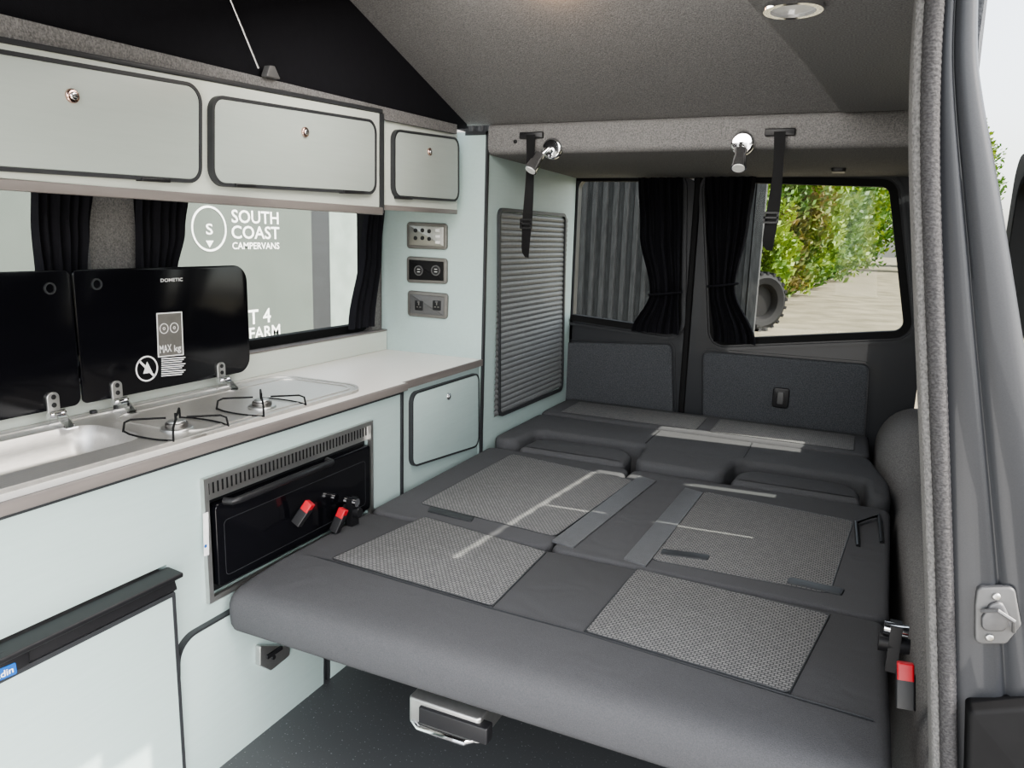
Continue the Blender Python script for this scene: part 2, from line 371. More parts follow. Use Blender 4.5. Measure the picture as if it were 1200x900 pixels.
def cx(pxl, pxr, py, val):
    a = p2(pxl, py, 0, val); b = p2(pxr, py, 0, val); return (a[1]+b[1])/2, a[0], b[0]
Xc = XW+.03
curtain('curtain', 'black gathered curtain left of the carpeted pillar behind the kitchen', 0, Xc, [cx(36, 109, 215, Xc), cx(38, 106, 270, Xc), cx(44, 104, 320, Xc), cx(40, 104, 420, Xc)], 6, .014)
curtain('curtain', 'black gathered curtain right of the carpeted pillar behind the kitchen', 0, Xc, [cx(159, 222, 215, Xc), cx(160, 218, 270, Xc), cx(162, 208, 320, Xc), cx(160, 212, 400, Xc)], 6, .014)
curtain('curtain', 'narrow black curtain at the end of the kitchen window beside the socket panel', 0, Xc, [cx(430, 451, 225, Xc), cx(424, 448, 290, Xc), cx(410, 440, 384, Xc)], 4, .012)
# right side curtain with light gaps
cpath = lambda y, z: wx(y, max(z, .95))-.018
for (ya, yb_, zt_), l in zip(((1.36, 1.68, 1.55), (1.68, 2.158, 1.492), (2.168, 2.56, 1.492), (2.60, 3.08, 1.55)),
        ('front end of the closed dark curtain over the right side window', 'closed dark curtain over the front part of the right side window', 'middle length of the closed dark curtain over the right side window', 'rear length of the closed dark curtain over the right side window')):
    curtain('curtain', l, 0, 1.55, [(zt_, ya, yb_), (.86, ya, yb_)], 5, .003, path=cpath)
# ------------------------------------------------------------------ overhead cabinets
def knob(parent, ax, c, val, m=COPPER, r=.013):
    s = 1 if ax == 0 else -1
    bm = B(); slab(bm, circ(c[0], c[1], r), ax, val, val+s*.006, .003); k = obj('knob', bm, m, parent)
    bm = B(); slab(bm, circ(c[0], c[1], r*.55, 20), ax, val+s*.005, val+s*.009, .002); obj('knob_button', bm, CHROME, k)
def door(parent, ax, val, pts, m, r=.03, kn=None, km=COPPER, t=.014, ew=.0075):
    P = rpoly(pts, r, 8); s = 1 if ax == 0 else -1
    bm = B(); slab(bm, P, ax, val, val+s*t, .002); d = obj('door', bm, m, parent)
    bm = B(); ring(bm, inset(P, -ew), ew, ax, val, val+s*(t+.001)); obj('edging', bm, EDGE, d)
    if kn: knob(d, ax, kn, val+s*t, km)
    return d
XU = -.07; XU3 = -.09
cab = thing('overhead_cabinet', 'long pale overhead cabinet with two rounded flap doors', 'cabinet', (XU-.15, 1.2, pix(447, 250, 0, XU).z))
bm = B(); slab(bm, pp(0, XU, [(-200, 12), (449, 133), (449, 247), (-200, 192)]), 0, XW+.06, XU, .003); obj('body', bm, CREAM, cab)
bm = B(); slab(bm, pp(0, XU+.004, [(-200, 194), (449, 243), (449, 252), (-200, 209)]), 0, XU-.02, XU+.004, .002); obj('light_rail', bm, EDGEG, cab)
bm = B(); slab(bm, pp(0, XU+.004, [(-200, 4), (449, 128), (449, 133), (-200, 12)]), 0, XU-.02, XU+.004, .002); obj('top_edging', bm, EDGE, cab)
bm = B(); slab(bm, pp(0, XU+.002, [(445, 133), (450, 133), (450, 250), (445, 250)]), 0, XU-.01, XU+.003); obj('end_edging', bm, EDGE, cab)
dd = door(cab, 0, XU, pp(0, XU, [(-110, 46), (228, 103), (228, 211), (-110, 188)]), MINTU, .03, p2(78, 113, 0, XU))
bm = B(); slab(bm, pp(0, XU+.014, [(165, 208), (198, 210), (198, 214), (165, 212)]), 0, XU, XU+.02, .002); obj('hinge', bm, BPLAST, dd)
dd = door(cab, 0, XU, pp(0, XU, [(246, 115), (435, 144), (435, 225), (246, 214)]), MINTU, .03, p2(352, 155, 0, XU))
for a_ in (275, 402):
    bm = B(); slab(bm, pp(0, XU+.014, [(a_, 215+(a_-275)*.06), (a_+24, 216.5+(a_-275)*.06), (a_+24, 220+(a_-275)*.06), (a_, 219+(a_-275)*.06)]), 0, XU, XU+.02, .002); obj('hinge', bm, BPLAST, dd)
cab = thing('overhead_cabinet', 'small square overhead cabinet with one flap door next to the tall cupboard', 'cabinet', (XU3-.15, 2.3, pix(500, 247, 0, XU3).z))
bm = B(); slab(bm, pp(0, XU3, [(452, 135), (536, 152), (536, 247), (452, 241)]), 0, XW+.06, XU3, .003); obj('body', bm, CREAM, cab)
bm = B(); slab(bm, pp(0, XU3+.004, [(452, 240), (536, 246), (536, 251), (452, 246)]), 0, XU3-.02, XU3+.004, .001); obj('light_rail', bm, EDGEG, cab)
bm = B(); slab(bm, pp(0, XU3+.004, [(452, 132), (536, 149), (536, 153), (452, 137)]), 0, XU3-.02, XU3+.004, .001); obj('top_edging', bm, EDGE, cab)
dd = door(cab, 0, XU3, pp(0, XU3, [(459, 154), (533, 164), (533, 234), (459, 229)]), MINTU, .03, p2(499, 178, 0, XU3))
bm = B(); slab(bm, pp(0, XU3+.014, [(466, 230), (482, 231), (482, 234), (466, 233)]), 0, XU3, XU3+.02, .002); obj('hinge', bm, BPLAST, dd)
# ------------------------------------------------------------------ tall cupboard with tambour door
ztu = pix(568, 153, 0, 0).z
tall = thing('tall_cupboard', 'tall pale cupboard with ribbed grey roller shutter beside the bed', 'cupboard', (XW/2, 3.0, ZF))
bm = B(); slab(bm, [(YT, ZF), (YR-.01, ZF), (YR-.01, ztu-.07), (YT+.3, ztu-.03), (YT+.14, ztu-.012), (YT, ztu)], 0, XW+.005, 0); obj('body', bm, MINT, tall)
bm = B(); box(bm, -.004, .004, YT-.004, YT+.012, .3, ztu); obj('corner_edging', bm, EDGE, tall)
bm = B(); box(bm, -.09, .004, YT-.004, YT+.004, ztu-.012, ztu+.002); obj('top_edging', bm, EDGE, tall)
tp = rpoly(pp(0, 0, [(583, 245), (661, 252), (657, 456), (583, 487)]), .03, 8)
bm = B(); ring(bm, inset(tp, -.006), .014, 0, 0, .012); fr = obj('shutter_frame', bm, EDGE, tall)
y0 = min(p[0] for p in tp)+.006; y1 = max(p[0] for p in tp)-.01; za = min(p[1] for p in tp)+.012; zb = max(p[1] for p in tp)-.014
bm = B(); nsl = 36; rows = []
for k in range(nsl):
    h = (zb-za)/nsl; z = za+k*h
    for s, dx in ((0, .001), (.12, .004), (.5, .006), (.88, .004), (1, .001)): rows.append([Vector((dx, y0, z+h*s)), Vector((dx, y1, z+h*s))])
loft(bm, rows); obj('roller_shutter', bm, TAMB, tall, angle=20)
# switch and socket plates on the side of the tall cupboard
def plate(label, cat, name, c):
    P = rpoly(pp(1, YT, c), .014); o = thing(name, label, cat, lift(1, *P[0], YT))
    bm = B(); slab(bm, P, 1, YT, YT-.012, .006); obj('surround', bm, BEZ, o)
    bm = B(); slab(bm, inset(ccw(P), .013), 1, YT-.010, YT-.014, .002); return o, bm
YP = YT-.004
o, bm = plate('light switch control plate, topmost of the three on the cupboard side', 'control panel', 'control_panel', [(478, 260), (525, 262), (525, 293), (478, 291)])
obj('faceplate', bm, ALU, o)
for px, py in ((487, 270), (495, 270), (503, 271), (487, 279), (495, 279), (503, 280)):
    bm = B(); c = p2(px, py, 1, YP-.01); slab(bm, circ(c[0], c[1], .008, 16), 1, YP-.009, YP-.014, .002); obj('button', bm, BPLAST, o)
for py in (270, 277, 284):
    bm = B(); c = p2(513, py, 1, YP-.01); slab(bm, rrect(c[0]-.010, c[0]+.010, c[1]-.005, c[1]+.005, .002), 1, YP-.009, YP-.013, .001); obj('indicator', bm, WHITE, o)
o, bm = plate('plate with two round black sockets, middle of the three on the cupboard side', 'socket', 'socket_plate', [(478, 300), (525, 303), (525, 333), (478, 331)])
obj('faceplate', bm, RUB, o)
for px in (491, 511):
    c = p2(px, 317, 1, YP-.01); bm = B(); ring(bm, circ(c[0], c[1], .020), .004, 1, YP-.009, YP-.015); s_ = obj('socket_ring', bm, GPLAST, o)
    bm = B(); slab(bm, circ(c[0], c[1], .016), 1, YP-.009, YP-.012); obj('socket_face', bm, BPLAST, s_)
    for dz in (-.005, .005):
        bm = B(); slab(bm, rrect(c[0]-.006, c[0]+.006, c[1]+dz-.0012, c[1]+dz+.0012, .0005), 1, YP-.011, YP-.0135); obj('slot', bm, WHITE, s_)
o, bm = plate('double mains socket plate, lowest of the three on the cupboard side', 'socket', 'mains_socket', [(479, 340), (526, 344), (525, 374), (479, 370)])
obj('faceplate', bm, GPLAST, o)
for px in (491, 512):
    c = p2(px, 358, 1, YP-.01); bm = B(); slab(bm, rrect(c[0]-.018, c[0]+.018, c[1]-.019, c[1]+.019, .003), 1, YP-.009, YP-.012, .001); s_ = obj('socket_face', bm, BPLAST, o)
    for dx, dz, w_, h_ in ((0, .006, .0025, .005), (-.007, -.006, .004, .002), (.007, -.006, .004, .002)):
        bm = B(); slab(bm, rrect(c[0]+dx-w_, c[0]+dx+w_, c[1]+dz-h_, c[1]+dz+h_, .0004), 1, YP-.0115, YP-.0125); obj('slot', bm, BEZ, s_)
    bm = B(); slab(bm, rrect(c[0]-.005, c[0]+.005, c[1]+.011, c[1]+.018, .001), 1, YP-.011, YP-.016, .001); obj('rocker', bm, GPLAST, s_)
# ------------------------------------------------------------------ kitchen base
ZW = pix(475, 449, 0, .012).z     # top of worktop
ZU = ZW-.024
base = thing('kitchen_base_unit', 'long pale kitchen base unit with rounded cupboard doors', 'kitchen unit', (-.23, 1.1, ZF))
oy = sorted([pix(236, 600, 0, 0).y, pix(434, 560, 0, 0).y]); oz = (pix(338, 655, 0, 0).z, pix(338, 525, 0, 0).z)
fy = pix(196, 700, 0, 0).y       # fridge side
fz = pix(190, 668, 0, 0).z
bm = B()
box(bm, -.018, 0, fy+.004, oy[0]+.01, ZF, ZU-.0005); box(bm, -.018, 0, oy[1]-.01, YD-.004, ZF, ZU-.0005)
box(bm, -.018, 0, oy[0]+.01, oy[1]-.01, ZF, oz[0]+.01); box(bm, -.018, 0, oy[0]+.01, oy[1]-.01, oz[1]-.01, ZU-.0005)
box(bm, -.018, 0, .2, fy+.004, fz+.008, ZU-.0005)
box(bm, XW+.01, -.018, YD-.022, YD-.004, ZF, ZU-.0005); box(bm, XW+.01, -.018, .2, .218, ZF, ZU-.0005); box(bm, XW+.01, -.018, fy+.004, fy+.02, ZF, fz)
obj('body', bm, MINT, base)
door(base, 0, 0, pp(0, 0, [(206, 752), (375, 655), (375, 826), (206, 968)]), MINT, .05, ew=.006)
door(base, 0, 0, pp(0, 0, [(382, 651), (463, 605), (463, 756), (382, 821)]), MINT, .05, ew=.006)
bm = B(); box(bm, -.006, .006, YD-.006, YD+.006, ZF, ZU-.001); obj('end_edging', bm, EDGE, base)
cup = thing('corner_cupboard', 'small low cupboard with one rounded door between kitchen unit and tall cupboard', 'cupboard', (-.23, (YD+YT)/2, ZF))
bm = B(); box(bm, XW+.01, -.012, YD+.006, YT-.002, ZF, ZU-.0005); obj('body', bm, MINT, cup)
door(cup, 0, -.012, pp(0, -.012, [(480, 462), (557, 438), (557, 521), (480, 545)]), MINT, .03, p2(521, 464, 0, -.012), CHROME, ew=.006)
hx = (-.335, -.105); hy = (.55, 1.15)
bm = B(); xs_ = [XW+.005, hx[0], hx[1], .012]; ys_ = [.15, hy[0], hy[1], YD+.012]
for i in range(3):
    for j in range(3):
        if (i, j) != (1, 1): box(bm, xs_[i], xs_[i+1], ys_[j], ys_[j+1], ZU, ZW)
box(bm, XW+.005, -.002, YD+.012, YT-.001, ZU, ZW)
wt = obj('worktop', bm, WTOP, label='white laminate worktop running along the kitchen units', cat='worktop')
bm = B(); slab(bm, rpoly([(.010, ZU-.001), (.018, ZU-.001), (.018, ZW+.001), (.010, ZW+.001)], .004), 1, .15, YD+.012)
box(bm, -.003, .004, YD+.012, YT-.002, ZU, ZW+.001); obj('edging', bm, EDGEG, wt)
bm = B(); box(bm, .0005, .005, .2, YD-.007, ZU-.010, ZU-.001); obj('dark_strip', bm, EDGE, wt)  # thin charcoal strip below the worktop edging
bm = B(); slab(bm, rpoly([(XW+.002, ZW), (XW+.032, ZW), (XW+.032, zs-.004), (XW+.002, zs-.004)], .004), 1, .15, YT-.004)
us = obj('upstand', bm, CREAM, label='pale upstand strip between worktop and side window', cat='upstand')
bm = B(); box(bm, XW+.002, XW+.034, .15, YT-.004, zs-.004, zs+.002); obj('edging', bm, EDGEG, us)
# ------------------------------------------------------------------ steel sink and hob unit
hob = thing('sink_and_hob', 'stainless steel sink and two burner gas hob set into the worktop', 'hob and sink', (-.2, 1.2, ZW))
hxo = (-.385, -.025); hyo = (.45, pix(405, 452, 2, ZW).y)
out = rrect(hxo[0], hxo[1], hyo[0], hyo[1], .09, 8)
mid = .5*(hy[1]+1.20)
left = rot0(rrect(hxo[0], hxo[1], hyo[0], mid, .002, 8)); bowl = rot0(rrect(hx[0]+.004, hx[1]-.004, hy[0]+.004, hy[1]-.004, .06, 8))
bm = B(); ring(bm, left, bowl, 2, ZW+.001, ZW+.007)
slab(bm, rpoly([(hxo[0], mid), (hxo[1], mid), (hxo[1], hyo[1]), (hxo[0], hyo[1])], [.001, .001, .09, .09], 8), 2, ZW+.001, ZW+.007, 0)
obj('steel_plate', bm, STEEL, hob)
bm = B(); ring(bm, out, .010, 2, ZW, ZW+.010); obj('raised_rim', bm, STEEL, hob)
bm = B(); ring(bm, rpoly([(hxo[0]+.055, mid+.02), (hxo[1]-.025, mid+.02), (hxo[1]-.025, hyo[1]-.03), (hxo[0]+.055, hyo[1]-.03)], .06, 8), .008, 2, ZW+.005, ZW+.010); obj('hob_well_rim', bm, STEEL, hob)
bm = B(); bw = ccw(bowl)
L = []
for d_, z_ in ((0, .007), (.004, .002), (.014, -.02), (.024, -.048), (.04, -.06), (.065, -.064)):
    L.append([bm.verts.new((u, v, ZW+z_)) for u, v in (inset(bw, d_) if d_ else bw)])
for A, C_ in zip(L, L[1:]):
    for i in range(len(A)): bm.faces.new((A[i], A[(i+1) % len(A)], C_[(i+1) % len(A)], C_[i]))
bm.faces.new(L[-1]); bw_ = obj('sink_bowl', bm, STEEL, hob)
bm = B(); slab(bm, circ(-.22, .95, .028), 2, ZW-.064, ZW-.059, .003); obj('drain', bm, ALU, bw_)
for (px, py) in ((207, 497), (307, 472)):
    c = pix(px, py, 2, ZW+.02)
    bm = B(); slab(bm, circ(c.x, c.y, .036), 2, ZW+.006, ZW+.014, .004); bn = obj('burner', bm, ALU, hob)
    bm = B(); slab(bm, circ(c.x, c.y, .025), 2, ZW+.014, ZW+.025, .003); obj('burner_ring', bm, BRASS, bn)
    bm = B(); slab(bm, circ(c.x, c.y, .020), 2, ZW+.024, ZW+.030, .003); obj('burner_cap', bm, ALU, bn)
    bm = B(); tube(bm, [(c.x-.002, c.y, ZW+.03), (c.x-.002, c.y, ZW+.046)], .003, 8)
    for k in range(4):
        q = PI/4+k*PI/2; dx, dy = math.cos(q), math.sin(q)
        tube(bm, [(c.x+dx*.022, c.y+dy*.022, ZW+.036), (c.x+dx*.095, c.y+dy*.095, ZW+.036), (c.x+dx*.108, c.y+dy*.108, ZW+.030), (c.x+dx*.112, c.y+dy*.112, ZW+.008)], .0025, 8)
        if k % 2 == 0: tube(bm, [(c.x+math.cos(q+t_*(PI/2))*(.111-.018*math.sin(t_*PI)), c.y+math.sin(q+t_*(PI/2))*(.111-.018*math.sin(t_*PI)), ZW+.010) for t_ in (0, .2, .4, .6, .8, 1)], .0022, 6)
    obj('pan_support', bm, RUB, hob)
XLID = -.372
def lid(y0, y1, z0, z1, rs, lab):
    bm = B(); slab(bm, rpoly([(y0, z0), (y1, z0), (y1, z1), (y0, z1)], rs, 8), 0, XLID-.006, XLID, .001); return obj('glass_lid', bm, BGLASS, hob, label=lab)
ly1 = pix(291, 370, 0, XLID).y; lym = pix(90, 390, 0, XLID).y; lz = (pix(260, 437, 0, XLID).z-.01, pix(200, 313, 0, XLID).z)
l2 = lid(lym+.003, ly1, lz[0], lz[1], [.012, .045, .05, .012], 'black glass hob lid standing open')
l1 = lid(.5, lym-.003, lz[0], lz[1], .02, 'black glass sink lid standing open')
for lp, (px, py) in ((l1, (58, 338)), (l2, (113, 333))):
    c = p2(px, py, 0, XLID); bm = B(); ring(bm, circ(c[0], c[1], .014, 24), .004, 0, XLID-.001, XLID+.003); obj('grommet', bm, EDGE, lp)
textfit('lettering', 'DOMETIC', 0, XLID, 188, 326, 214, 330, WHITE, l2)
P = pp(0, XLID, [(183, 367), (213, 365), (215, 416), (185, 419)])
bm = B(); slab(bm, P, 0, XLID, XLID+.0006); obj('label_ground', bm, BEZ, l2)
bm = B(); ring(bm, P, .003, 0, XLID, XLID+.0012); obj('label_border', bm, WHITE, l2)
for px, py in ((192, 385), (204, 384)):
    c = p2(px, py, 0, XLID); bm = B(); ring(bm, circ(c[0], c[1], .014), .002, 0, XLID, XLID+.0012); ring(bm, circ(c[0], c[1], .004, 12), .0015, 0, XLID, XLID+.0012); obj('pan_symbol', bm, WHITE, l2)
textfit('lettering', 'MAX', 0, XLID+.001, 187, 404, 201, 413, WHITE, l2); textfit('lettering', 'kg', 0, XLID+.001, 204, 404, 212, 414, WHITE, l2)
c = p2(172, 432, 0, XLID); bm = B(); ring(bm, circ(c[0], c[1], .034), .004, 0, XLID, XLID+.0012)
slab(bm, [(c[0]-.024, c[1]+.022), (c[0]-.02, c[1]+.026), (c[0]+.024, c[1]-.022), (c[0]+.02, c[1]-.026)], 0, XLID, XLID+.0012)
slab(bm, [(c[0]-.012, c[1]-.012), (c[0]+.016, c[1]-.012), (c[0]+.002, c[1]+.018)], 0, XLID, XLID+.0010); obj('warning_symbol', bm, WHITE, l2)
for k in range(9):
    y_ = 420+k*2.5; P = pp(0, XLID, [(189, y_), (217-(k % 3)*2, y_-2), (217-(k % 3)*2, y_-.8), (189, y_+1.2)]); bm = B(); slab(bm, P, 0, XLID, XLID+.0009); obj('small_print', bm, WHITE, l2)
for px, py in ((66, 482), (140, 462), (262, 439)):
    c = pix(px, py, 0, XLID+.012)
    bm = B(); slab(bm, rrect(c.y-.015, c.y+.015, ZW+.03, ZW+.085, .013), 0, XLID, XLID+.006, .002); h_ = obj('lid_hinge', bm, ALU, hob)
    bm = B(); cyl(bm, (XLID+.012, c.y-.02, ZW+.035), (XLID+.012, c.y+.02, ZW+.035), .008, n=14); obj('hinge_barrel', bm, CHROME, h_)
    bm = B()
    for s in (-1, 1): slab(bm, rpoly([(XLID+.004, ZW+.04), (XLID+.02, ZW+.042), (XLID+.06, ZW+.008), (XLID+.004, ZW+.008)], .004), 1, c.y+s*.012-.0015, c.y+s*.012+.0015)
    box(bm, XLID, XLID+.065, c.y-.014, c.y+.014, ZW+.006, ZW+.010); obj('hinge_foot', bm, CHROME, h_)
    for dz in (.055, .074):
        bm = B(); slab(bm, circ(c.y, ZW+dz, .006, 12), 0, XLID+.006, XLID+.008, .001); obj('screw', bm, BPLAST, h_)
for px, py in ((110, 487), (163, 470)):
    c = pix(px, py, 2, ZW); bm = B(); slab(bm, circ(c.x, c.y, .009, 16), 2, ZW+.006, ZW+.014, .003); obj('lid_buffer', bm, BPLAST, hob)
# ------------------------------------------------------------------ grill / oven
ov = thing('oven', 'black glass built-in grill oven with slim vent and steel frame', 'oven', (-.15, (oy[0]+oy[1])/2, oz[0]))
fo = [(oy[0], oz[0]), (oy[1], oz[0]), (oy[1], oz[1]), (oy[0], oz[1])]
bm = B(); ring(bm, fo, .013, 0, .0005, .012); obj('frame', bm, ALU, ov)
bm = B(); box(bm, -.33, -.012, oy[0]+.012, oy[1]-.012, oz[0]+.012, oz[1]-.012); obj('body', bm, BPLAST, ov)
zg = oz[1]-.058
bm = B(); box(bm, -.012, .001, oy[0]+.013, oy[1]-.013, zg, oz[1]-.013); gr = obj('vent_grille', bm, ALU, ov)
bm = B(); n = 44
for k in range(n):
    y = oy[0]+.022+(oy[1]-oy[0]-.044)*k/(n-1); box(bm, .0008, .002, y-.0022, y+.0022, zg+.014, oz[1]-.018)
obj('grille_slots', bm, RUB, gr)
bm = B(); slab(bm, rrect(oy[0]+.028, oy[1]-.02, oz[0]+.03, zg-.012, .012), 0, -.01, .014, .003); dr = obj('door', bm, BGLASS, ov)
bm = B(); ring(bm, rrect(oy[0]+.05, oy[1]-.045, oz[0]+.05, zg-.055, .012), .0015, 0, .0135, .0146); obj('door_glass_line', bm, EDGE, dr)
hy0 = pix(272, 580, 0, .04).y; hy1 = pix(392, 545, 0, .04).y; hz = pix(330, 566, 0, .04).z
bm = B(); tube(bm, [(.014, hy0, hz), (.035, hy0+.006, hz), (.042, hy0+.02, hz+.002), (.044, (hy0+hy1)/2, hz+.004), (.042, hy1-.02, hz+.002), (.035, hy1-.006, hz), (.014, hy1, hz)], .009, 10); obj('handle', bm, BPLAST, dr)
bm = B(); slab(bm, pp(0, .0125, [(238, 602), (244, 600), (245, 650), (239, 652)]), 0, .0121, .0127); st = obj('sticker', bm, WHITE, ov)
c = p2(241, 640, 0, .013); bm = B(); slab(bm, circ(c[0], c[1], .004, 14), 0, .0127, .0131); obj('sticker_mark', bm, BLUE, st)
# ------------------------------------------------------------------ fridge
fr = thing('fridge', 'pale fronted fridge under the worktop with black handle bar', 'fridge', (-.2, fy-.3, ZF))
bm = B(); box(bm, -.42, -.002, fy-.52, fy-.004, ZF+.02, fz-.004); obj('body', bm, GPLAST, fr)
bm = B(); box(bm, 0.001, .024, fy-.52, fy-.003, ZF+.03, fz-.052); dr = obj('door', bm, MINT, fr)
bm = B(); box(bm, .001, .026, fy-.008, fy, ZF+.03, fz-.05); box(bm, .001, .027, fy-.52, fy-.003, fz-.056, fz-.046); obj('edging', bm, EDGE, dr)
bm = B(); slab(bm, rpoly([(0.001, fz-.045), (.030, fz-.045), (.022, fz-.022), (.048, fz-.010), (.05, fz), (0.001, fz+.004)], .004), 1, fy-.52, fy+.003); obj('handle_bar', bm, BPLAST, dr)
P = rpoly(pp(0, .03, [(-20, 772), (33, 752), (34, 778), (-20, 806)]), .006)
bm = B(); slab(bm, P, 0, .024, .034, .003); bd = obj('badge', bm, BPLAST, dr)
bm = B(); slab(bm, rpoly(pp(0, .0345, [(-20, 792), (18, 776), (20, 789), (-20, 806)]), .003), 0, .034, .0352); obj('badge_plate', bm, BLUE, bd)
textfit('lettering', 'cdin', 0, .0354, -6, 785, 16, 793, WHITE, bd)
# ------------------------------------------------------------------ bed seat
bed = thing('sofa_bed', 'charcoal upholstered bench seat folded flat into a bed', 'sofa bed', (.7, 1.9, ZF))
XB0, XB1 = .018, 1.432
yb = .5*(pix(470, 600, 2, ZB).y+pix(1035, 738, 2, ZB).y)
yf = pix(266, 705, 0, XB0+.01).y
prof = [(yb, ZB-.115), (yb, ZB-.012), (yb-.004, ZB-.004), (yb-.012, ZB)]
sY = [pix(575, 713, 2, ZB).y, pix(925, 816, 2, ZB).y]; ysm = .5*(sY[0]+sY[1])
prof += [(ysm, ZB), (yf+.14, ZB-.003), (yf+.08, ZB-.007), (yf+.045, ZB-.011), (yf+.025, ZB-.017), (yf+.010, ZB-.028), (yf+.002, ZB-.044), (yf, ZB-.065), (yf+.004, ZB-.100), (yf+.010, ZB-.112), (yf+.022, ZB-.118), (yf+.05, ZB-.120)]
bm = B(); slab(bm, prof, 0, XB0, XB1, .026, 5, True); sc = obj('seat_cushion', bm, FABRIC, bed, angle=70)
def insert(P, par, z, r=.012):
    P = rpoly(P, r)
    bm = B(); slab(bm, P, 2, z-.012, z+.0012, .001); i_ = obj('patterned_panel', bm, INSERT, par)
    bm = B(); tube(bm, [(u, v, z+.0002) for u, v in P], .0019, 6, True); obj('piping', bm, EDGE, i_)
insert(pp(2, ZB, [(388, 655), (497, 606), (640, 647), (577, 711)]), sc, ZB+.0008)
insert(pp(2, ZB, [(685, 740), (746, 667), (972, 721), (925, 813)]), sc, ZB+.0008)
bm = B(); sm = [pix(x, y, 2, ZB+.0010) for x, y in ((346, 646), (388, 657), (577, 713), (685, 742), (925, 815), (1040, 848))]
sm = [sm[0]+Vector((0, 0, -.004))]+sm[1:]; sm[-1].x = min(sm[-1].x, XB1-.03)
tube(bm, sm, .0022, 6)
for A_, B_ in (((577, 711), (640, 647)), ((685, 740), (746, 667)), ((925, 813), (972, 721))):
    tube(bm, [pix(*A_, 2, ZB+.001), pix(*B_, 2, ZB+.001)], .0020, 6)
obj('seam', bm, EDGE, sc)
yh = 2.60; xs2 = .605
def pad(name, pts, r, z0, z1, w, par, label=None, m=FABRIC, cat=None, seg=4):
    bm = B(); slab(bm, rpoly(pts, r, 5), 2, z0, z1, w, seg); return obj(name, bm, m, par, label=label, cat=cat, angle=60)
b1 = pad('backrest', [(XB0, yb+.006), (xs2-.003, yb+.006), (xs2-.003, yh), (XB0, yh)], .04, ZB-.1, ZB, .018, bed)
b2 = pad('backrest', [(xs2+.003, yb+.006), (XB1+.006, yb+.006), (XB1+.03, yh), (xs2+.003, yh)], .04, ZB-.1, ZB, .018, bed)
pad('headrest', [(.14, yh+.004), (.57, yh+.004), (.565, 2.80), (.15, 2.80)], [.02, .02, .09, .09], ZB-.09, ZB+.012, .026, bed)
pad('headrest', [(.955, yh+.004), (1.375, yh+.004), (1.365, 2.78), (.965, 2.78)], [.02, .02, .09, .09], ZB-.09, ZB+.012, .026, bed)
insert(pp(2, ZB, [(492, 590), (600, 532), (742, 563), (650, 629)]), b1, ZB, .02)
insert(pp(2, ZB, [(762, 656), (824, 576), (1000, 611), (972, 696)]), b2, ZB, .02)
bm = B(); box(bm, .1, 1.36, 1.72, 2.60, ZF, ZB-.13); box(bm, .1, 1.36, yf+.2, 1.72, ZB-.155, ZB-.118); obj('bed_frame', bm, BPLAST, bed)
for P in ([(647, 634), (672, 642), (769, 564), (749, 558)], [(731, 655), (757, 664), (824, 578), (803, 572)]):
    bm = B(); slab(bm, pp(2, ZB+.002, P), 2, ZB-.002, ZB+.005, .001); obj('belt_webbing', bm, WEB, bed)
for P in ([(1003, 612), (1030, 604), (1034, 632), (1006, 636)],):
    c = [pix(x, y, 2, ZB+.012) for x, y in P]; bm = B(); tube(bm, [c[3]-Vector((0, 0, .01)), c[0], c[1], c[2]-Vector((0, 0, .01))], .006, 8); obj('pull_loop', bm, BPLAST, bed)
for P in ([(925, 676), (990, 690), (986, 697), (922, 683)], [(776, 643), (832, 650), (829, 656), (774, 649)], [(505, 594), (556, 606), (552, 611), (501, 599)]):
    bm = B(); slab(bm, rpoly(pp(2, ZB+.003, P), .006), 2, ZB-.002, ZB+.004, .001); obj('webbing_slot', bm, EDGE, bed)
hl = [pix(x, y, 2, ZB-.185) for x, y in ((494, 826), (484, 846), (490, 853), (545, 871), (554, 868), (562, 848))]
bm = B(); tube(bm, hl, .006, 10); ph_ = obj('release_handle', bm, CHROME, bed)
q = pix(535, 838, 2, ZB-.16)
bm = B(); slab(bm, rrect(q.x-.10, q.x+.07, q.y-.03, q.y+.10, .01), 2, ZB-.185, ZB-.13, .004); obj('handle_bracket', bm, ALU, ph_)
bm = B(); slab(bm, rrect(q.x-.07, q.x+.09, q.y-.038, q.y-.01, .004), 2, ZB-.175, ZB-.14, .003); obj('handle_slot', bm, BPLAST, ph_)
P = pp(0, .03, [(305, 757), (340, 757), (340, 768), (318, 786), (305, 780)])
bm = B(); slab(bm, rpoly(P, .004), 0, .0145, .03, .002); sr = obj('bed_runner', bm, ALU, label='small metal bed runner on the kitchen cupboard door below the cushion corner', cat='runner')
c = p2(320, 770, 0, .03); bm = B(); slab(bm, circ(c[0], c[1], .006, 14), 0, .03, .034); slab(bm, rrect(c[0]-.025, c[0]+.03, c[1]+.008, c[1]+.018, .002), 0, .03, .036); obj('runner_bolt', bm, BPLAST, sr)
# rear mattress
mt = thing('rear_mattress', 'charcoal rear bed cushion shaped around the folded headrests', 'mattress', (.7, 3.0, ZB-.1))
yr1 = 3.12
pad('cushion', [(.012, yh+.03), (.115, yh+.03), (.125, 2.84), (.59, 2.84), (.61, yh+.008), (.925, yh+.008), (.945, 2.82), (1.385, 2.82), (1.395, yh+.03), (1.462, yh+.03), (1.46, 2.80), (1.40, yr1), (.012, yr1)], [.05]*13, ZB-.1, ZB+.030, .022, mt)
rp = pad('rear_cushion', [(.012, yr1+.004), (1.40, yr1+.004), (1.395, YR-.035), (.012, YR-.035)], .04, ZB-.1, ZB+.034, .022, mt)
insert([(.10, yr1+.05), (.72, yr1+.05), (.72, YR-.09), (.10, YR-.09)], rp, ZB+.034); insert([(.78, yr1+.05), (1.34, yr1+.05), (1.34, YR-.09), (.78, YR-.09)], rp, ZB+.034)
bm = B()
